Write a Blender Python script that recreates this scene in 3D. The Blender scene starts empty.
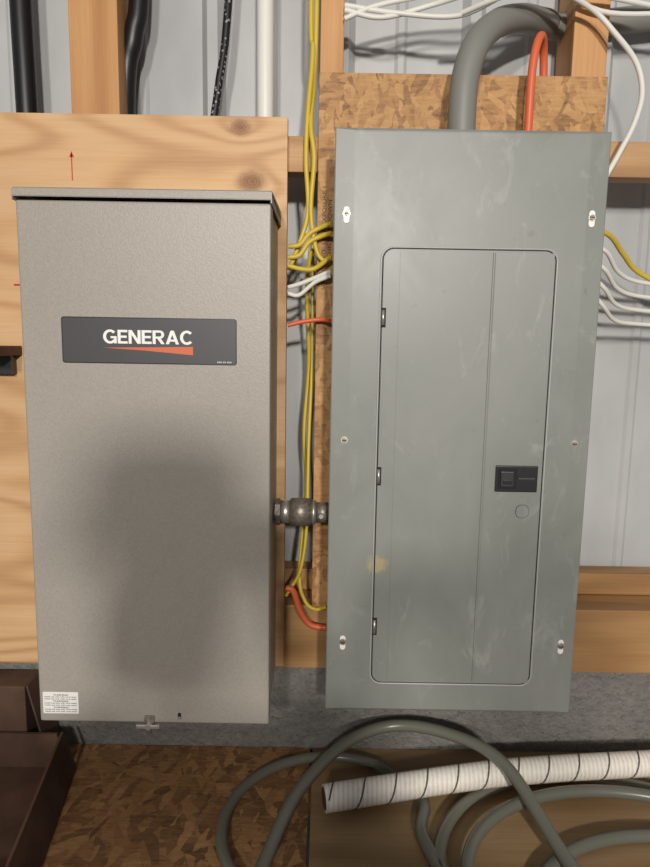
import bpy, bmesh, math, random
from mathutils import Matrix, Vector
random.seed(4)
S=bpy.context.scene
def lin(c):
    return tuple(((v/255)/12.92 if v/255<=.04045 else ((v/255+.055)/1.055)**2.4) for v in c[:3])+(1,)
# ---------------- materials ----------------
def mat(name,col,rough=.6,metal=0,spec=.5):
    m=bpy.data.materials.new(name);m.use_nodes=True
    b=m.node_tree.nodes['Principled BSDF']
    b.inputs['Base Color'].default_value=lin(col);b.inputs['Roughness'].default_value=rough
    b.inputs['Metallic'].default_value=metal;b.inputs['Specular IOR Level'].default_value=spec
    return m
class G:
    def __init__(s,m):
        s.m=m;s.t=m.node_tree;s.b=s.t.nodes['Principled BSDF'];s._c=None
    def n(s,t,**k):
        x=s.t.nodes.new(t)
        for a,v in k.items(): setattr(x,a,v)
        return x
    def l(s,a,b): s.t.links.new(a,b)
    def coord(s,scale=(1,1,1),loc=(0,0,0),rot=(0,0,0)):
        if not s._c: s._c=s.n('ShaderNodeTexCoord')
        mp=s.n('ShaderNodeMapping');mp.inputs['Scale'].default_value=scale;mp.inputs['Location'].default_value=loc;mp.inputs['Rotation'].default_value=rot
        s.l(s._c.outputs['Object'],mp.inputs['Vector']);return mp.outputs['Vector']
    def noise(s,v,sc,det=4,rough=.55,dist=0):
        x=s.n('ShaderNodeTexNoise');x.inputs['Scale'].default_value=sc;x.inputs['Detail'].default_value=det
        x.inputs['Roughness'].default_value=rough;x.inputs['Distortion'].default_value=dist;s.l(v,x.inputs['Vector']);return x.outputs['Fac']
    def ramp(s,f,stops,interp='LINEAR'):
        r=s.n('ShaderNodeValToRGB');r.color_ramp.interpolation=interp
        e=r.color_ramp.elements
        while len(e)<len(stops): e.new(.5)
        for i,(p,c) in enumerate(stops):
            e[i].position=p;e[i].color=c if len(c)==4 and max(c)<=1 else lin(c)
        s.l(f,r.inputs['Fac']);return r.outputs['Color']
    def mix(s,f,a,b,mode='MIX'):
        x=s.n('ShaderNodeMix',data_type='RGBA',blend_type=mode)
        if isinstance(f,(int,float)): x.inputs[0].default_value=f
        else: s.l(f,x.inputs[0])
        for i,v in ((6,a),(7,b)):
            if isinstance(v,tuple): x.inputs[i].default_value=v
            else: s.l(v,x.inputs[i])
        return x.outputs[2]
    def math(s,op,a,b=0):
        x=s.n('ShaderNodeMath',operation=op)
        for i,v in ((0,a),(1,b)):
            if isinstance(v,(int,float)): x.inputs[i].default_value=v
            else: s.l(v,x.inputs[i])
        return x.outputs[0]
    def bump(s,h,st,dist=.001):
        x=s.n('ShaderNodeBump');x.inputs['Strength'].default_value=st;x.inputs['Distance'].default_value=dist
        s.l(h,x.inputs['Height']);s.l(x.outputs['Normal'],s.b.inputs['Normal'])
    def col(s,c): s.l(c,s.b.inputs['Base Color'])
    def rough(s,c): s.l(c,s.b.inputs['Roughness'])

def wood(name,axis,light,mid,dark,knots=(),ring=30,rough=.6,off=0):
    m=mat(name,mid,rough);g=G(m)
    sc={'X':(.22,1,1),'Z':(1,1,.12)}[axis]
    f=g.noise(g.coord(sc,(off,off,off)),4.5,2,.45,.2)
    h=f
    for (kx,kz,kr) in knots:
        vv=g.coord((.6,0,1),(-kx*.6,0,-kz));ln=g.n('ShaderNodeVectorMath',operation='LENGTH');g.l(vv,ln.inputs[0])
        e=g.math('POWER',2.718,g.math('MULTIPLY',ln.outputs['Value'],-1/(kr*1.6)))
        h=g.math('ADD',h,g.math('MULTIPLY',e,.14))
    rings=g.math('SINE',g.math('MULTIPLY',h,ring*6.28/2))
    rings=g.math('POWER',g.math('ADD',g.math('MULTIPLY',rings,.5),.5),1.8)
    fine=g.noise(g.coord({'X':(5,160,200),'Z':(200,160,5)}[axis]),1.6,4,.65)
    streak=g.noise(g.coord({'X':(1.2,30,34),'Z':(34,30,1.2)}[axis]),1.3,3,.6)
    k=g.math('ADD',g.math('ADD',g.math('MULTIPLY',rings,.34),g.math('MULTIPLY',fine,.46)),g.math('MULTIPLY',streak,.40))
    c=g.ramp(k,[(.25,light),(.55,mid),(1.0,dark)])
    big=g.noise(g.coord(),2.5,3)
    c=g.mix(g.ramp(big,[(.4,(0,0,0,1)),(.8,(.35,.35,.35,1))]),c,lin(dark))
    for (kx,kz,kr) in knots:
        vv=g.coord((.75,0,1),(-kx*.75,0,-kz));ln=g.n('ShaderNodeVectorMath',operation='LENGTH');g.l(vv,ln.inputs[0])
        d=g.math('ADD',ln.outputs['Value'],g.math('MULTIPLY',g.noise(g.coord(),90,2),kr*.5))
        mk=g.ramp(d,[(0,(1,1,1,1)),(kr*.9,(.8,.8,.8,1)),(kr*1.7,(0,0,0,1))])
        kn=g.ramp(g.math('SINE',g.math('MULTIPLY',d,1500)),[(0,(142,98,62)),(1,(112,72,44))])
        c=g.mix(mk,c,kn)
    g.col(c);g.bump(k,.25,.0006);return m
def osb(name,hi,mid,lo,sc=60,top=False):
    m=mat(name,mid,.65);g=G(m)
    wn=g.n('ShaderNodeTexNoise');wn.inputs['Scale'].default_value=22;wn.inputs['Detail'].default_value=3;g.l(g.coord(),wn.inputs['Vector'])
    facs=[]
    for i,(rt,st) in enumerate([(.30,.28),(-.55,.34),(1.15,.26),(-1.3,.36)]):
        vm=g.coord((1,1,1),(i*3.1,i,.7*i),(0,rt,0) if not top else (0,0,rt))
        m2=g.n('ShaderNodeMapping');m2.inputs['Scale'].default_value=(st,1,1);g.l(vm,m2.inputs['Vector'])
        wp=g.n('ShaderNodeVectorMath',operation='MULTIPLY_ADD');g.l(wn.outputs['Color'],wp.inputs[0]);wp.inputs[1].default_value=(.018,.012,.012);g.l(m2.outputs['Vector'],wp.inputs[2])
        vo=g.n('ShaderNodeTexVoronoi');vo.inputs['Scale'].default_value=sc*(1+.3*i);g.l(wp.outputs[0],vo.inputs['Vector'])
        sp=g.n('ShaderNodeSeparateColor');g.l(vo.outputs['Color'],sp.inputs[0]);facs.append((sp.outputs[0],sp.outputs[1]))
    a=facs[0][0]
    for i in range(1,4): a=g.mix(g.math('GREATER_THAN',facs[i][1],.62),a,facs[i][0])
    gr=g.noise(g.coord((14,60,90) if not top else (14,90,60)),2.5,4,.7)
    fl=g.noise(g.coord((60,120,160) if not top else (60,160,120)),1,3,.6)
    k=g.math('ADD',g.math('ADD',g.math('MULTIPLY',a,.32),g.math('MULTIPLY',gr,.48)),g.math('MULTIPLY',fl,.28))
    c=g.ramp(k,[(.28,lo),(.52,mid),(.78,hi)])
    st=g.noise(g.coord(),5,3);c=g.mix(g.ramp(st,[(.45,(0,0,0,1)),(.8,(.4,.4,.4,1))]),c,lin(lo))
    g.col(c);g.bump(k,.5,.0012);return m
M_ply=wood('plywood','X',(226,190,146),(212,170,122),(176,132,88),[(-.140,1.846,.012),(-.122,1.765,.015),(-.62,1.62,.014)],26)
M_stud=wood('stud_lumber','Z',(212,164,112),(196,142,88),(164,112,66),(),18,off=1)
M_girt=wood('girt_lumber','X',(206,168,122),(186,144,98),(150,110,72),(),16,off=2)
M_girt_shade=wood('girt_lumber_shaded','X',(196,154,104),(174,132,84),(138,100,62),(),16,off=4)  # darker girt lumber; shade low on the wall is put into the colour
M_osb=osb('wall_osb',(208,162,108),(180,134,84),(118,80,48))
M_bosb=osb('bench_osb',(188,144,96),(146,106,68),(86,60,38),46,True)
M_bply=wood('bench_plywood','X',(180,150,110),(160,130,92),(128,98,66),(),10,off=3)
M_sid=mat('painted_steel_siding',(196,198,200),.4);g=G(M_sid)
n=g.noise(g.coord((1,1,.5)),5,4);g.col(g.ramp(n,[(.3,(168,169,170)),(.7,(195,196,196))]))
M_con=mat('concrete_block',(128,124,120),.9);g=G(M_con)
n1=g.noise(g.coord(),70,6,.7);n2=g.noise(g.coord(),6,4);n3=g.noise(g.coord(),22,4,.6);n4=g.noise(g.coord(),150,2,.5)
c=g.mix(.5,g.ramp(n1,[(.3,(112,109,106)),(.7,(162,158,152))]),g.ramp(n2,[(.3,(116,113,109)),(.7,(156,152,146))]))
c=g.mix(g.ramp(n4,[(.28,(.6,.6,.6,1)),(.33,(0,0,0,1))]),c,lin((78,75,72)))
g.col(c);g.bump(g.math('ADD',n1,n3),1,.012)
M_floor=mat('floor_concrete',(90,88,84),.85);g=G(M_floor);n=g.noise(g.coord(),8,6);g.col(g.ramp(n,[(.3,(76,74,70)),(.7,(104,101,96))]))
M_box=mat('taupe_textured_paint',(160,154,146),.40);g=G(M_box)
n1=g.noise(g.coord(),420,2,.5);n2=g.noise(g.coord(),3,3)
g.col(g.mix(.5,g.ramp(n1,[(.3,(150,144,135)),(.7,(170,164,154))]),g.ramp(n2,[(.3,(155,149,140)),(.7,(165,159,150))])));g.bump(n1,.35,.0006)
g.rough(g.ramp(n2,[(.3,(.36,)*3+(1,)),(.7,(.44,)*3+(1,))]))
M_pan=mat('grey_enamel',(134,136,131),.42,0,.42);g=G(M_pan)
n2=g.noise(g.coord((1,1,.6)),7,5,.6,.6);n3=g.noise(g.coord(),300,2);n5=g.noise(g.coord((1,1,.5),(3,1,2)),22,5,.7,.8);n6=g.noise(g.coord((1,1,1),(7,2,5)),48,3,.5,.5)
c=g.ramp(n2,[(.3,(130,133,127)),(.7,(143,145,139))])
c=g.mix(g.ramp(n5,[(.57,(0,0,0,1)),(.72,(.42,.42,.42,1))]),c,lin((174,176,170)))
c=g.mix(g.ramp(n6,[(.70,(0,0,0,1)),(.78,(.35,.35,.35,1))]),c,lin((108,108,102)))
vv=g.coord((1,0,1),(-.083,0,-1.180));ln=g.n('ShaderNodeVectorMath',operation='LENGTH');g.l(vv,ln.inputs[0])
d=g.math('ADD',ln.outputs['Value'],g.math('MULTIPLY',g.noise(g.coord(),120,3),.02))
c=g.mix(g.ramp(d,[(0,(.9,.9,.9,1)),(.021,(.8,.8,.8,1)),(.025,(0,0,0,1))]),c,lin((180,166,122)))
g.col(c);g.bump(n3,.06,.0004);g.rough(g.ramp(n2,[(.3,(.34,)*3+(1,)),(.7,(.48,)*3+(1,))]))
M_lip=mat('grey_enamel_edge',(172,174,169),.3)
M_dark=mat('shadow_gap',(22,22,22),.8)
M_blk=mat('black_plastic',(30,30,32),.38)
M_blk2=mat('charcoal_plastic',(52,52,55),.35)
M_label=mat('label_charcoal',(68,67,70),.45)
M_white=mat('label_white',(240,238,234),.5)
M_orange=mat('label_orange',(206,104,68),.5)
M_steel=mat('zinc_steel',(200,196,188),.38,.8)
M_cast=mat('cast_fitting',(138,130,118),.5,.65)
g=G(M_cast);n=g.noise(g.coord(),180,4);g.col(g.ramp(n,[(.35,(122,112,100)),(.7,(168,160,148))]));g.bump(n,.4,.0008)
M_ylw=mat('yellow_cable',(210,182,62),.45)
M_wht=mat('white_cable',(228,226,218),.45)
M_org=mat('orange_cable',(220,104,66),.45)
M_gcab=mat('grey_cable',(130,130,124),.5)
M_bcab=mat('black_cable',(22,22,24),.4)
M_spot=mat('spotted_cable',(20,20,20),.5);g=G(M_spot)
vo=g.n('ShaderNodeTexVoronoi');vo.inputs['Scale'].default_value=150;g.l(g.coord(),vo.inputs['Vector'])
g.col(g.ramp(vo.outputs['Distance'],[(.25,(150,150,150)),(.33,(18,18,18))]))
M_pvc=mat('white_pvc',(232,230,224),.35)
M_hose=mat('grey_vinyl_hose',(112,111,100),.28)
M_wrap=mat('spiral_wrap_white',(232,226,216),.5);g=G(M_wrap);n=g.noise(g.coord(),120,3)
wv=g.n('ShaderNodeTexWave',wave_type='BANDS',bands_direction='X');wv.inputs['Scale'].default_value=42;wv.inputs['Distortion'].default_value=.6;g.l(g.coord((1,.5,0)),wv.inputs['Vector'])
hh=g.math('ADD',g.math('MULTIPLY',wv.outputs['Fac'],.5),g.math('MULTIPLY',n,.6));g.bump(hh,.5,.0014);g.col(g.ramp(hh,[(.1,(212,202,188)),(.7,(242,236,226))]))
M_seam=mat('wrap_seam',(92,86,78),.6)
M_card=mat('cardboard',(80,58,46),.8);g=G(M_card);n=g.noise(g.coord(),14,4);g.col(g.ramp(n,[(.3,(74,53,42)),(.7,(104,77,60))]))
M_red=mat('red_marker',(190,40,30),.6)
M_ink=mat('printed_ink',(66,50,38),.7)
M_cloth=mat('dark_jacket_cloth',(60,62,70),.85)
M_jean=mat('denim_cloth',(50,60,84),.85)
M_skin=mat('skin',(200,156,130),.55)
M_hair=mat('hair',(56,42,32),.6)

# ---------------- geometry helpers ----------------
def add(name,me,mats,parent=None):
    o=bpy.data.objects.new(name,me);S.collection.objects.link(o)
    for m in (mats if isinstance(mats,(list,tuple)) else [mats]): me.materials.append(m)
    if parent: o.parent=parent
    return o
def empty(name):
    o=bpy.data.objects.new(name,None);S.collection.objects.link(o);o.empty_display_size=.05;return o
def box(name,x0,x1,y0,y1,z0,z1,m,parent=None,bev=0,seg=2):
    bm=bmesh.new();bmesh.ops.create_cube(bm,size=1)
    for v in bm.verts: v.co=Vector(((x0+x1)/2+v.co.x*(x1-x0),(y0+y1)/2+v.co.y*(y1-y0),(z0+z1)/2+v.co.z*(z1-z0)))
    if bev: bmesh.ops.bevel(bm,geom=bm.edges[:],offset=bev,segments=seg,affect='EDGES',profile=.6)
    me=bpy.data.meshes.new(name);bm.to_mesh(me);bm.free();return add(name,me,m,parent)
def prism(name,pts,y0,y1,m,parent=None,bev=0):
    bm=bmesh.new();a=[bm.verts.new((x,y0,z)) for x,z in pts];b=[bm.verts.new((x,y1,z)) for x,z in pts]
    n=len(pts);f0=bm.faces.new(a);bm.faces.new(b[::-1])
    for i in range(n): bm.faces.new((a[i],b[i],b[(i+1)%n],a[(i+1)%n]))
    bmesh.ops.recalc_face_normals(bm,faces=bm.faces[:])
    if bev: bmesh.ops.bevel(bm,geom=f0.edges[:],offset=bev,segments=2,affect='EDGES')
    me=bpy.data.meshes.new(name);bm.to_mesh(me);bm.free();return add(name,me,m,parent)
def rrect(x0,x1,z0,z1,r,n=8):
    p=[]
    for cx,cz,a0 in ((x1-r,z1-r,0),(x0+r,z1-r,90),(x0+r,z0+r,180),(x1-r,z0+r,270)):
        for i in range(n+1):
            a=math.radians(a0+90*i/n);p.append((cx+r*math.cos(a),cz+r*math.sin(a)))
    return p
def cyl(name,p0,p1,r,m,parent=None,seg=32,r2=None,bev=0):
    p0=Vector(p0);p1=Vector(p1);d=p1-p0
    bm=bmesh.new();bmesh.ops.create_cone(bm,cap_ends=True,segments=seg,radius1=r,radius2=r if r2 is None else r2,depth=d.length)
    if bev:
        ee=[e for e in bm.edges if abs(e.verts[0].co.z-e.verts[1].co.z)<1e-6];bmesh.ops.bevel(bm,geom=ee,offset=bev,segments=2,affect='EDGES')
    q=d.to_track_quat('Z','Y').to_matrix().to_4x4();bm.transform(Matrix.Translation((p0+p1)/2)@q)
    for f in bm.faces: f.smooth=len(f.verts)==4 and seg>12
    me=bpy.data.meshes.new(name);bm.to_mesh(me);bm.free();return add(name,me,m,parent)
def tube(name,pts,r,m,parent=None,cyclic=False,poly=True):
    cu=bpy.data.curves.new(name,'CURVE');cu.dimensions='3D';cu.bevel_depth=r;cu.bevel_resolution=5;cu.use_fill_caps=True
    sp=cu.splines.new('POLY');sp.points.add(len(pts)-1)
    for i,p in enumerate(pts): sp.points[i].co=(*p,1)
    sp.use_cyclic_u=cyclic
    t=bpy.data.objects.new('tmp',cu);S.collection.objects.link(t)
    dg=bpy.context.evaluated_depsgraph_get();me=bpy.data.meshes.new_from_object(t.evaluated_get(dg))
    bpy.data.objects.remove(t)
    me.name=name
    for p in me.polygons: p.use_smooth=True
    me.materials.clear();return add(name,me,m,parent)
def cr(pts,n=8):
    P=[Vector(p) for p in pts];P=[2*P[0]-P[1]]+P+[2*P[-1]-P[-2]];o=[]
    for i in range(1,len(P)-2):
        a,b,c,d=P[i-1:i+3]
        for k in range(n):
            t=k/n;o.append(.5*((2*b)+(c-a)*t+(2*a-5*b+4*c-d)*t*t+(3*b-a-3*c+d)*t**3))
    o.append(P[-2]);return o
def cable(name,pts,r,m,parent=None): return tube(name,cr(pts),r,m,parent)
def text(name,s,x0,x1,z0,z1,y,m,parent,bold=0,vert=False):
    cu=bpy.data.curves.new(name,'FONT');cu.body=s;cu.extrude=.01;cu.offset=bold
    t=bpy.data.objects.new('tmp',cu);S.collection.objects.link(t)
    dg=bpy.context.evaluated_depsgraph_get();me=bpy.data.meshes.new_from_object(t.evaluated_get(dg));bpy.data.objects.remove(t)
    if vert:
        for v in me.vertices: v.co=Vector((-v.co.y,v.co.x,v.co.z))
    xs=[v.co.x for v in me.vertices];ys=[v.co.y for v in me.vertices];a,b,c,d=min(xs),max(xs),min(ys),max(ys)
    for v in me.vertices:
        v.co=Vector((x0+(v.co.x-a)/(b-a)*(x1-x0),y-v.co.z*.02,z0+(v.co.y-c)/(d-c)*(z1-z0)))
    me.materials.clear();return add(name,me,m,parent)
def lettering(name,s,x0,x1,z0,z1,y,m,parent):
    t=.20
    def arc(cx,cy,rx,ry,a0,a1,n=18):
        return [(cx+rx*math.cos(math.radians(a0+(a1-a0)*i/n)),cy+ry*math.sin(math.radians(a0+(a1-a0)*i/n))) for i in range(n+1)]
    def band(a,b): return [(a[i],a[i+1],b[i+1],b[i]) for i in range(len(a)-1)]
    def rect(a,b,c,d): return [((a,c),(b,c),(b,d),(a,d))]
    def L(ch):
        if ch=='E': return .66,rect(0,t,0,1)+rect(0,.66,0,.17)+rect(0,.66,.83,1)+rect(0,.61,.42,.585)
        if ch=='N': return .80,rect(0,t,0,1)+rect(.6,.8,0,1)+[((0,1),(.22,1),(.8,0),(.58,0))]
        if ch=='A': return .88,[((0,0),(.21,0),(.54,1),(.33,1)),((.88,0),(.67,0),(.34,1),(.55,1))]+rect(.2,.68,.2,.35)
        if ch=='C': return .86,band(arc(.46,.5,.46,.52,42,318),arc(.46,.5,.255,.345,42,318))
        if ch=='G': return .90,band(arc(.47,.5,.47,.52,42,325),arc(.47,.5,.265,.345,42,325))+rect(.74,.9,0,.52)+rect(.5,.9,.38,.53)
        if ch=='R': return .80,rect(0,t,0,1)+rect(0,.48,.84,1)+rect(0,.48,.40,.555)+band(arc(.48,.70,.29,.30,-90,90),arc(.48,.70,.10,.145,-90,90))+[((.3,.42),(.53,.42),(.8,0),(.57,0))]
    x=0;Q=[]
    for ch in s:
        w,q=L(ch);Q+=[[(px+x,py) for px,py in f] for f in q];x+=w+.07
    W=x-.07;bm=bmesh.new()
    for i,f in enumerate(Q):
        bm.faces.new([bm.verts.new((x0+px/W*(x1-x0),y-.00002*(i%5),z0+py*(z1-z0))) for px,py in f])
    for f in bm.faces:
        f.normal_update()
        if f.normal.y>0: f.normal_flip()
    me=bpy.data.meshes.new(name);bm.to_mesh(me);bm.free();return add(name,me,m,parent)

# ---------------- building shell ----------------
bm=bmesh.new();xs=[];x=-1.6
while x<1.8:
    for dx,dy in ((0,0),(.012,-.019),(.030,-.019),(.042,0),(.112,0),(.118,-.004),(.128,-.004),(.134,0),(.2286,0)): xs.append((x+dx,.165+dy))
    x+=.2286
lo=[bm.verts.new((a,b,.60)) for a,b in xs];hi=[bm.verts.new((a,b,2.6)) for a,b in xs]
for i in range(len(xs)-1):
    if (xs[i+1][0]-xs[i][0])>1e-6: bm.faces.new((lo[i],lo[i+1],hi[i+1],hi[i]))
bmesh.ops.remove_doubles(bm,verts=bm.verts[:],dist=1e-6)
me=bpy.data.meshes.new('wall_back');bm.to_mesh(me);bm.free();add('wall_back',me,M_sid)
box('foundation_wall',-1.6,1.8,.03,.145,0,.938,M_con)
box('floor',-2.5,2.5,-4.5,.03,-.05,0,M_floor)
for i,(a,b) in enumerate(((-.424,-.345),(-.018,.020),(.390,.446))):
    box('wall_stud',a,b,.057,.140,1.10,2.5,M_stud,bev=.002)
box('upper_girt',-1.2,1.4,.019,.056,1.785,1.840,M_girt,bev=.002)
box('lower_girt',-1.2,1.4,.019,.056,.940,1.057,M_girt_shade,bev=.002)
box('sill_plate',-1.2,1.4,.057,.143,.940,1.053,M_girt_shade,bev=.002)
box('bottom_blocking',-1.2,1.4,.1,.143,1.054,1.095,M_girt_shade,bev=.002)
box('plywood_backer_board',-1.0,-.066,0,.018,.953,1.862,[M_ply],bev=.0008)
ob=empty('osb_backer_board')
box('sheet',-.018,.429,.005,.018,1.059,1.930,[M_osb],ob,bev=.0008)
text('printed_stamp','SPAN RATED  15/32  EXPOSURE 1',-.010,-.004,1.60,1.76,.0048,M_ink,ob,.0,True)
text('printed_stamp_2','THIS SIDE DOWN',-.001,.005,1.65,1.74,.0048,M_ink,ob,.0,True)

# ---------------- transfer switch ----------------
ts=empty('transfer_switch_enclosure')
X0,X1,Z0,Z1,YF=-.418,-.077,.949,1.700,-.17
box('body',X0+.003,X1-.003,-.150,-.001,Z0+.003,Z1,M_box,ts,bev=.002)
box('front_cover',X0,X1,YF,-.135,Z0,Z1-.002,M_box,ts,bev=.0035,seg=3)
bm=bmesh.new();prof=[(-.001,1.720),(-.172,1.714),(-.177,1.711),(-.178,1.701),(-.176,1.701),(-.175,1.706),(-.001,1.706)]
LX0,LX1=X0-.0018,X1+.0018
a=[bm.verts.new((LX0,y,z)) for y,z in prof];b=[bm.verts.new((LX1,y,z)) for y,z in prof]
bm.faces.new(a);bm.faces.new(b[::-1])
for i in range(len(prof)): bm.faces.new((a[i],b[i],b[(i+1)%7],a[(i+1)%7]))
bmesh.ops.recalc_face_normals(bm,faces=bm.faces[:]);bmesh.ops.bevel(bm,geom=[e for e in bm.edges],offset=.0009,segments=2,affect='EDGES')
me=bpy.data.meshes.new('lid');bm.to_mesh(me);bm.free();add('lid',me,M_box,ts)
box('lid_side_l',LX0,LX0+.0016,-.177,-.002,1.697,1.710,M_box,ts)
box('lid_side_r',LX1-.0016,LX1,-.177,-.002,1.697,1.710,M_box,ts)
prism('label_border',rrect(-.3630,-.1230,1.4825,1.5455,.004),YF-.0004,YF+.001,M_blk,ts)
prism('label',rrect(-.3615,-.1245,1.484,1.544,.003),YF-.0008,YF+.001,M_label,ts)
lettering('label_lettering','GENERAC',-.306,-.183,1.5100,1.5285,YF-.0011,M_white,ts)
prism('label_swoosh',[(-.306,1.5040),(-.183,1.5070),(-.183,1.4955),(-.25,1.5010)],YF-.0011,YF+.001,M_orange,ts)
text('label_small_print','xxx xx xxx',-.150,-.130,1.4855,1.4875,YF-.0009,M_white,ts)
prism('warning_sticker',rrect(-.4125,-.360,.962,.996,.001),YF-.0004,YF+.001,M_white,ts)
for i in range(9):
    z=.9915-.0033*i
    text('sticker_text',('WARNING' if i%3==0 else 'Install use only with wire rated'),(-.397 if i%3==0 else -.410),(-.375 if i%3==0 else -.363),z-.0012,z+.0012,YF-.0005,M_blk,ts)
box('hasp_tab',-.262,-.247,YF-.003,YF+.004,.947,.961,M_cast,ts,bev=.001)
cyl('wing_screw',(-.254,YF+.006,.950),(-.254,YF-.014,.950),.004,M_steel,ts)
box('wing_l',-.272,-.256,YF-.013,YF-.010,.947,.953,M_steel,ts,bev=.0012)
box('wing_r',-.252,-.237,YF-.013,YF-.010,.947,.953,M_steel,ts,bev=.0012)
cyl('tab_pin',(-.254,YF-.005,.954),(-.254,YF-.005,.936),.003,M_steel,ts)
prism('cover_slot',rrect(-.2125,-.2075,.955,.966,.0024),YF-.0003,YF+.001,M_dark,ts)
cyl('cover_screw',(-.210,YF,.958),(-.210,YF-.002,.958),.0024,M_steel,ts)

# ---------------- breaker panel ----------------
bp=empty('electrical_panel')
px0,px1,pz0,pz1=.0075,.3955,.938,1.815
box('panel_can',.022,.384,-.099,.0045,.955,1.805,M_pan,bp,bev=.002)
bm=bmesh.new()
def ring(ix,iz,y): return [bm.verts.new(c) for c in ((px0+ix,y,pz0+iz),(px1-ix,y,pz0+iz),(px1-ix,y,pz1-iz),(px0+ix,y,pz1-iz))]
R=[ring(.002,.002,-.098),ring(0,0,-.099),ring(0,0,-.1062),ring(.0015,.0015,-.1075),ring(.027,.004,-.1094),ring(.0285,.006,-.1095)]
for p,q in zip(R,R[1:]):
    for i in range(4): bm.faces.new((p[i],p[(i+1)%4],q[(i+1)%4],q[i]))
bm.faces.new(R[-1]);bm.faces.new(R[0][::-1])
bmesh.ops.recalc_face_normals(bm,faces=bm.faces[:])
me=bpy.data.meshes.new('cover');bm.to_mesh(me);bm.free();add('cover',me,M_pan,bp)
YP=-.1095
lip=rrect(.077,.330,.985,1.653,.017)
tube('door_opening_lip',[(x,YP-.0004,z) for x,z in lip],.0013,M_lip,bp,cyclic=True)
prism('door_gap',rrect(.0785,.3285,.9865,1.6515,.016),YP-.0004,YP+.001,M_dark,bp)
prism('door',rrect(.0802,.3268,.9878,1.6502,.015),YP-.0016,YP+.001,M_pan,bp,bev=.0006)
prism('door_hinge_fold',[(.1035,.990),(.1050,.990),(.1050,1.648),(.1035,1.648)],YP-.0022,YP,M_pan,bp,bev=.0004)
bm=bmesh.new();pr=[(.2365,YP-.0014),(.2375,YP-.0030),(.2390,YP-.0030),(.2410,YP-.0019),(.3245,YP-.0034),(.3252,YP-.0014)]
a=[bm.verts.new((x,y,.991)) for x,y in pr];b=[bm.verts.new((x,y,1.647)) for i,(x,y) in enumerate(pr)]
for i in range(5): bm.faces.new((a[i],a[i+1],b[i+1],b[i]))
bm.faces.new(a[::-1]);bm.faces.new(b);bmesh.ops.recalc_face_normals(bm,faces=bm.faces[:])
me=bpy.data.meshes.new('door_fold');bm.to_mesh(me);bm.free();add('door_fold',me,M_pan,bp)
for z in (1.553,1.318,1.080):
    box('hinge',.0785,.0855,YP-.0022,YP,z-.014,z+.014,M_dark,bp)
    cyl('hinge_pin',(.0815,YP-.003,z-.011),(.0815,YP-.003,z+.011),.0022,M_steel,bp,16)
box('latch_plate',.2565,.3195,YP-.0062,YP-.001,1.298,1.338,M_blk,bp,bev=.0015)
box('latch_recess',.2595,.288,YP-.0068,YP-.004,1.303,1.334,M_dark,bp)
box('latch_slide',.2635,.283,YP-.0100,YP-.004,1.306,1.330,M_blk2,bp,bev=.0015)
box('latch_grip',.267,.280,YP-.0115,YP-.008,1.311,1.318,M_blk,bp,bev=.001)
box('latch_rib',.291,.316,YP-.0072,YP-.004,1.316,1.320,M_blk2,bp,bev=.001)
prism('knockout_groove',rrect(.2900,.3100,1.2575,1.2780,.0085),YP-.0038,YP-.001,M_blk2,bp)
prism('knockout',rrect(.2906,.3094,1.2581,1.2774,.008),YP-.0041,YP-.001,M_pan,bp)
for (x,z,k) in ((.0255,1.698,1),(.3750,1.698,1),(.029,1.372,0),(.373,1.372,0),(.033,1.053,1),(.374,1.052,1)):
    yb=YP+.0005
    if k:
        prism('screw_keyhole',rrect(x-.0042,x+.0042,z-.013,z+.010,.004),yb-.0008,yb+.003,M_white,bp)
    cyl('screw_washer',(x,yb+.002,z),(x,yb-.0015,z),.0052,M_steel,bp,24)
    cyl('screw_head',(x,yb,z),(x,yb-.0042,z),.0040,M_cast,bp,6,bev=.0006)
    box('screw_slot',x-.003,x+.003,yb-.0046,yb-.003,z-.0006,z+.0006,M_dark,bp)

# ---------------- nipple fitting between boxes ----------------
cf=empty('conduit_fitting')
z=1.247;y=-.06
cyl('nipple',(-.0795,y,z),(.0215,y,z),.0135,M_cast,cf)
cyl('locknut_a',(-.0768,y,z),(-.069,y,z),.022,M_cast,cf,8,bev=.001)
cyl('collar_a',(-.069,y,z),(-.052,y,z),.018,M_steel,cf,bev=.001)
cyl('union_nut',(-.054,y,z),(-.020,y,z),.0225,M_cast,cf,16,bev=.002)
cyl('union_ring',(-.020,y,z),(-.012,y,z),.0195,M_steel,cf,bev=.0015)
cyl('collar_b',(-.012,y,z),(.008,y,z),.016,M_cast,cf,bev=.001)
cyl('locknut_b',(.012,y,z),(.0215,y,z),.021,M_steel,cf,8,bev=.001)
cyl('set_screw',(-.004,y-.014,z),(-.004,y-.026,z),.004,M_steel,cf,6)

# ---------------- cables ----------------
cable('black_conduit_cable',[(-.520,.100,2.6),(-.518,.100,2.1),(-.516,.1,1.95),(-.514,.1,1.8),(-.512,.1,1.5)],.018,M_bcab)
cable('black_conduit_cable',[(-.31,.105,2.6),(-.320,.105,2.12),(-.333,.105,2.02),(-.352,.115,1.92),(-.36,.118,1.5)],.0165,M_bcab)
cable('spotted_cable',[(-.14,.1,2.6),(-.172,.100,2.08),(-.190,.100,1.94),(-.204,.1,1.84),(-.24,.1,1.5)],.0065,M_spot)
cable('white_pvc_pipe',[(-.110,.095,2.6),(-.110,.095,2.0),(-.109,.095,1.4)],.0145,M_pvc)
cable('grey_service_cable',[(.196,-.05,1.806),(.195,-.05,1.85),(.198,-.048,1.905),(.214,-.038,1.955),(.250,.0,2.0),(.300,.05,2.033),(.355,.100,2.05),(.42,.119,2.055),(.8,.119,2.10)],.0205,M_gcab)
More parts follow.
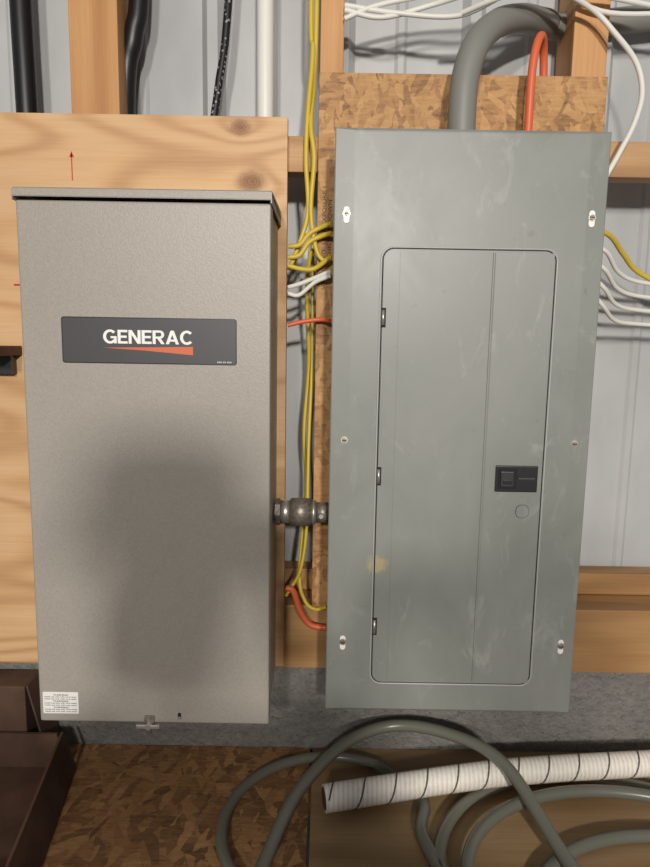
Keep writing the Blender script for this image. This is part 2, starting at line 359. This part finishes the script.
cable('orange_cable',[(.297,-.04,1.806),(.297,-.04,1.85),(.298,-.04,1.92),(.305,-.034,1.960),(.319,-.01,1.980),(.332,.02,1.965),(.340,.036,1.91),(.343,.036,1.86)],.0062,M_org)
wc=empty('white_cable_bundle')
YW=.045
cable('strand_1',[(.02,YW,2.045),(.10,YW,2.035),(.20,YW-.01,2.028),(.27,-.02,2.038),(.34,-.01,2.05),(.42,.03,2.058),(.62,.04,2.03)],.004,M_wht,wc)
cable('strand_2',[(.02,YW,2.025),(.07,YW,2.045),(.15,YW,2.062),(.24,.02,2.07),(.34,.03,2.07),(.44,.045,2.040),(.62,.04,2.045)],.004,M_wht,wc)
cable('strand_3',[(.02,YW,2.038),(.08,YW,2.028),(.16,YW,2.048),(.25,.0,2.054),(.36,.02,2.075),(.50,.045,2.075),(.65,.04,2.06)],.004,M_wht,wc)
cable('strand_4',[(.20,.01,2.020),(.26,-.03,2.028),(.33,-.01,2.045),(.40,.02,2.035),(.44,.02,2.0),(.468,.0,1.95),(.479,-.005,1.905),(.470,-.008,1.86),(.450,-.008,1.815),(.43,-.006,1.775),(.412,-.006,1.74)],.0042,M_wht,wc)
yc=empty('yellow_cable_bundle')
cable('strand_1',[(-.022,.035,2.6),(-.024,.035,2.05),(-.027,.04,1.93),(-.030,.0,1.85),(-.024,-.005,1.80),(-.028,-.005,1.72),(-.018,-.005,1.66),(-.002,-.006,1.64)],.0038,M_ylw,yc)
cable('strand_2',[(-.030,.033,2.6),(-.033,.033,2.05),(-.029,.025,1.97),(-.035,.006,1.87),(-.037,.003,1.80),(-.033,.003,1.72),(-.050,.0,1.66),(-.062,-.01,1.63)],.0038,M_ylw,yc)
cable('strand_3',[(-.063,-.01,1.665),(-.045,-.01,1.668),(-.030,-.01,1.685),(-.012,-.01,1.695),(.005,-.02,1.70)],.0038,M_ylw,yc)
cable('strand_4',[(-.063,-.012,1.648),(-.045,-.012,1.652),(-.030,-.01,1.672),(-.01,-.01,1.682),(.005,-.02,1.685)],.0038,M_ylw,yc)
cable('strand_5',[(-.063,-.014,1.635),(-.04,-.014,1.63),(-.02,-.012,1.632),(.005,-.02,1.65)],.0038,M_ylw,yc)
cable('strand_6',[(-.028,.0,1.66),(-.034,.03,1.60),(-.030,.07,1.48),(-.037,.07,1.36),(-.032,.07,1.25),(-.040,.01,1.12),(-.030,-.002,1.075),(-.012,-.008,1.062),(.007,-.012,1.068)],.0034,M_ylw,yc)
cable('strand_7',[(-.063,-.01,1.085),(-.052,.0,1.10),(-.038,.0,1.13),(-.029,.01,1.20),(-.0275,.03,1.35),(-.024,.06,1.5),(-.026,.06,1.68)],.0030,M_ylw,yc)
for i,(a,b,c) in enumerate(((1.602,1.607,1.617),(1.592,1.590,1.610))):
    cable('signal_white_%d'%i,[(-.063,-.01-.003*i,a),(-.045,-.012,b),(-.02,-.014,c),(.005,-.02,c+.01)],.0034,M_wht,yc)
cable('red_wire',[(-.063,-.01,1.542),(-.04,-.01,1.548),(-.01,-.01,1.552),(.005,-.02,1.55)],.0036,M_org,yc)
cable('orange_wire',[(-.063,-.01,1.10),(-.050,-.01,1.095),(-.038,-.01,1.06),(-.02,-.010,1.035),(.007,-.012,1.030)],.0055,M_org,yc)
rb=empty('branch_cable_bundle')
cable('yellow',[(.400,-.006,1.70),(.42,-.006,1.700),(.455,.012,1.692),(.49,.04,1.668),(.53,.06,1.64),(.62,.06,1.60)],.0042,M_ylw,rb)
for i in range(4):
    z=1.672-.022*i
    cable('white_%d'%i,[(.400,-.006,z+.008),(.415,-.006,z+.004),(.445,.0,z-.006-.006*i),(.48,.03,z-.034-.004*i),(.53,.05,z-.048-.001*i),(.64,.06,z-.055)],.0036,M_wht,rb)
tw=empty('tie_wire')
for i,x in enumerate((.075,.255,.305)):
    cable('hook_%d'%i,[(x,.034,.945),(x+.001,.018,.93),(x+.003,.010,.905-.004*i),(x+.009,.008,.897-.004*i),(x+.014,.014,.908),(x+.013,.034,.922)],.0013,M_dark,tw)

# ---------------- workbench ----------------
wb=empty('workbench')
ZB=.780
box('top_osb_sheet',-.72,-.017,-.62,.028,ZB-.012,ZB,M_bosb,wb,bev=.001)
box('top_plywood_sheet',-.013,1.0,-.62,.028,ZB-.012,ZB,M_bply,wb,bev=.001)
box('apron',-.72,1.0,-.60,-.56,ZB-.10,ZB-.0125,M_girt,wb)
box('apron_back',-.72,1.0,-.02,.02,ZB-.10,ZB-.0125,M_girt,wb)
for x in (-.70,.94):
    for y in (-.6,-.03): box('leg',x,x+.05,y,y+.05,0,ZB-.0125,M_girt,wb)

sw=empty('spiral_wrapped_conduit')
A=Vector((.008,-.155,.818));B=Vector((.72,-.045,.822));mid=(A+B)/2
ax=cr([A,A*.7+B*.3+Vector((0,.012,.004)),mid+Vector((0,.014,.004)),B],16)
tube('sleeve',ax,.0205,M_wrap,sw)
hp=[];L=[0]
for p,q in zip(ax,ax[1:]): L.append(L[-1]+(q-p).length)
pitch=.052
N=500
for i in range(N+1):
    s=.004+L[-1]*.985*i/N
    j=max(k for k in range(len(L)) if L[k]<=s);j=min(j,len(ax)-2);t=(s-L[j])/(L[j+1]-L[j]);c=ax[j].lerp(ax[j+1],t);d=(ax[j+1]-ax[j]).normalized()
    u=d.cross(Vector((0,0,1))).normalized();w=u.cross(d);an=2*math.pi*s/pitch
    hp.append(c+(u*math.cos(an)+w*math.sin(an))*.0199)
tube('spiral_seam',hp,.0015,M_seam,sw)
d=(ax[1]-ax[0]).normalized()
cyl('open_end',ax[0]+d*.002,ax[0]-d*.0008,.0165,M_card,sw)
hose=empty('vinyl_hose_coil')
HZ=ZB+.0122
cable('raised_arc',[(-.16,-.60,HZ),(-.11,-.40,HZ),(-.076,-.26,HZ+.004),(-.034,-.15,HZ+.03),(.040,-.06,.846),(.125,-.02,.856),(.215,-.055,.866),(.290,-.125,.862),(.340,-.245,.815),(.38,-.40,HZ),(.36,-.6,HZ)],.0098,M_hose,hose)
def coil(cx,cy,rx,ry,z,a0,a1,n=20):
    return [(cx+rx*math.cos(math.radians(a0+(a1-a0)*i/n)),cy+ry*math.sin(math.radians(a0+(a1-a0)*i/n)),z) for i in range(n+1)]
cable('coil_a',coil(.42,-.27,.25,.215,HZ,-60,300,24),.0095,M_hose,hose)
cable('coil_b',coil(.445,-.31,.245,.19,HZ+.020,-60,300,24),.0095,M_hose,hose)
cable('coil_c',coil(.50,-.35,.22,.16,HZ,0,360,24),.0095,M_hose,hose)
cable('coil_d',coil(.02,-.18,.165,.165,HZ,60,290,20),.0085,M_hose,hose)
cable('coil_e',[(.10,-.04,HZ),(.165,-.12,HZ),(.155,-.20,HZ),(.20,-.32,HZ),(.3,-.44,HZ)],.0095,M_hose,hose)

# ---------------- cardboard boxes, bottom-left ----------------
cb=empty('cardboard_box')
def slab(name,p,th,m,par):
    v=[Vector(q) for q in p];n=(v[1]-v[0]).cross(v[2]-v[0]).normalized()*th
    bm=bmesh.new();a=[bm.verts.new(q) for q in v];b=[bm.verts.new(q+n) for q in v]
    bm.faces.new(a);bm.faces.new(b[::-1])
    for i in range(4): bm.faces.new((a[i],b[i],b[(i+1)%4],a[(i+1)%4]))
    bmesh.ops.recalc_face_normals(bm,faces=bm.faces[:]);me=bpy.data.meshes.new(name);bm.to_mesh(me);bm.free();return add(name,me,m,par)
z0=ZB+.001
slab('side_right',[(-.375,-.36,z0),(-.425,-.04,z0),(-.445,-.04,z0+.065),(-.395,-.36,z0+.065)],.005,M_card,cb)
slab('side_back',[(-.68,-.04,z0),(-.43,-.04,z0),(-.45,-.04,z0+.065),(-.68,-.04,z0+.065)],.005,M_card,cb)
slab('side_front',[(-.68,-.36,z0),(-.38,-.36,z0),(-.40,-.36,z0+.065),(-.68,-.36,z0+.065)],.005,M_card,cb)
slab('side_left',[(-.68,-.36,z0),(-.68,-.04,z0),(-.68,-.04,z0+.065),(-.68,-.36,z0+.065)],.005,M_card,cb)
slab('bottom',[(-.68,-.36,z0),(-.38,-.36,z0),(-.43,-.04,z0),(-.68,-.04,z0)],.003,M_card,cb)
cb2=empty('cardboard_carton')
box('carton_body',-.69,-.505,-.035,.024,z0,z0+.145,M_card,cb2,bev=.002)
slab('carton_flap',[(-.50,-.035,z0+.147),(-.50,.02,z0+.147),(-.475,.02,z0+.04),(-.475,-.035,z0+.04)],.003,M_card,cb2)
sh=empty('cardboard_edge')  # edge of a cardboard piece, modelled as a board fixed to the plywood
box('cardboard_edge_top',-.80,-.497,-.10,-.001,1.487,1.502,M_card,sh,bev=.001)
box('cardboard_edge_lower',-.80,-.507,-.02,-.001,1.457,1.4865,M_blk2,sh)
mk=empty('marker_line')
box('stroke',-.4055,-.4040,-.0006,.0002,1.762,1.802,M_red,mk);prism('arrow_head',[(-.4085,1.797),(-.40475,1.806),(-.401,1.797)],-.0006,.0002,M_red,mk)
box('tick',-.505,-.495,-.0006,.0002,1.598,1.601,M_red,mk)

# ---------------- photographer (stands behind the phone; casts the soft shadows) ----------------
ph=empty('photographer')
def skin(name,verts,edges,mats,sub=2):
    me=bpy.data.meshes.new(name);me.from_pydata([v[0] for v in verts],edges,[]);o=add(name,me,mats,ph)
    o.modifiers.new('s','SKIN')
    for i,v in enumerate(verts):
        r=v[1];me.skin_vertices[0].data[i].radius=(r,r) if isinstance(r,(int,float)) else r
        me.skin_vertices[0].data[i].use_root=(i==0)
    m=o.modifiers.new('u','SUBSURF');m.levels=sub;m.render_levels=sub
    return o
XB,YB=.03,-1.50
skin('jacket',[((XB,YB,.98),(.16,.11)),((XB,YB,1.15),(.15,.11)),((XB,YB,1.32),(.18,.12)),((XB,YB,1.42),(.10,.09)),((XB,YB,1.47),(.065,.065)),
 ((XB-.17,YB,1.40),.065),((XB-.22,YB+.06,1.18),.05),((XB-.11,YB+.30,1.38),.036),
 ((XB+.17,YB,1.40),.065),((XB+.22,YB+.06,1.18),.05),((XB+.09,YB+.30,1.38),.036)],
 [(0,1),(1,2),(2,3),(3,4),(2,5),(5,6),(6,7),(2,8),(8,9),(9,10)],M_cloth)
skin('jeans',[((XB,YB,.98),(.16,.115)),((XB-.10,YB,.86),.095),((XB-.12,YB+.02,.50),.065),((XB-.13,YB-.02,.09),.055),((XB+.10,YB,.86),.095),((XB+.12,YB+.02,.50),.065),((XB+.13,YB-.02,.09),.055)],
 [(0,1),(1,2),(2,3),(0,4),(4,5),(5,6)],M_jean)
for sx in (-1,1):
    skin('shoe',[((XB+sx*.13,YB-.05,.045),.044),((XB+sx*.135,YB+.06,.045),.044),((XB+sx*.14,YB+.15,.036),.035)],[(0,1),(1,2)],M_blk)
skin('head',[((XB,YB+.01,1.48),.052),((XB,YB+.02,1.55),.055),((XB,YB+.04,1.60),(.072,.085)),((XB,YB+.03,1.67),(.078,.098)),((XB,YB+.02,1.72),(.06,.075))],[(0,1),(1,2),(2,3),(3,4)],M_skin)
skin('hair',[((XB,YB-.02,1.62),(.078,.07)),((XB,YB-.005,1.70),(.083,.098)),((XB,YB+.01,1.74),(.062,.078))],[(0,1),(1,2)],M_hair)
skin('nose',[((XB,YB+.125,1.645),.010),((XB,YB+.142,1.615),.013)],[(0,1)],M_skin)
skin('mouth',[((XB-.02,YB+.117,1.585),.006),((XB+.02,YB+.117,1.585),.006)],[(0,1)],M_orange)
for sx in (-1,1):
    skin('ear',[((XB+sx*.079,YB+.02,1.62),.011),((XB+sx*.085,YB+.01,1.655),.014)],[(0,1)],M_skin)
    skin('eye',[((XB+sx*.03,YB+.120,1.648),.010),((XB+sx*.03,YB+.122,1.648),.010)],[(0,1)],M_white)
    skin('hand',[((XB*.5+sx*.095,YB+.31,1.395),.026),((sx*.085,-1.128,1.44),(.03,.02)),((sx*.084,-1.118,1.48),(.032,.018))],[(0,1),(1,2)],M_skin)
    for k in range(4):
        zz=1.462+k*.021
        skin('finger',[((sx*.090,-1.112,zz),.0095),((sx*.086,-1.088,zz+.003),.0088),((sx*(.070),-1.084,zz+.004),.0078)],[(0,1),(1,2)],M_skin)
    skin('thumb',[((sx*.086,-1.134,1.455),.011),((sx*.066,-1.132,1.475),.0105),((sx*.052,-1.120,1.495),.009)],[(0,1),(1,2)],M_skin)
box('smartphone',-.078,.078,-1.104,-1.096,1.482,1.556,M_blk,ph,bev=.003)

# ---------------- light ----------------
def area(name,loc,tgt,sx,sy,p,col):
    l=bpy.data.lights.new(name,'AREA');l.shape='RECTANGLE';l.size=sx;l.size_y=sy;l.energy=p;l.color=col
    o=bpy.data.objects.new(name,l);S.collection.objects.link(o);o.location=loc
    o.rotation_euler=(Vector(tgt)-Vector(loc)).to_track_quat('-Z','Y').to_euler();return o
area('shop_light',(.39,-3.4,2.24),(0,0,1.4),.15,.14,70,(1,.95,.88))
area('shop_light',(-.40,-3.4,2.42),(0,0,1.4),.20,.18,40,(1,.95,.88))
w=bpy.data.worlds.new('W');S.world=w;w.use_nodes=True;w.node_tree.nodes['Background'].inputs[0].default_value=(.98,.98,1,1);w.node_tree.nodes['Background'].inputs[1].default_value=.195
S.view_settings.view_transform='Standard';S.view_settings.look='None'
# ---------------- camera ----------------
cam=bpy.data.cameras.new('camera');co=bpy.data.objects.new('camera',cam);S.collection.objects.link(co);S.camera=co
cam.sensor_fit='VERTICAL';cam.sensor_height=24;cam.lens=24*650/867;cam.clip_start=.01
R=Matrix.Rotation(math.radians(81.9),4,'X')@Matrix.Rotation(math.radians(.95),4,'Z')
co.matrix_world=Matrix.Translation((0,-1.07,1.518))@R
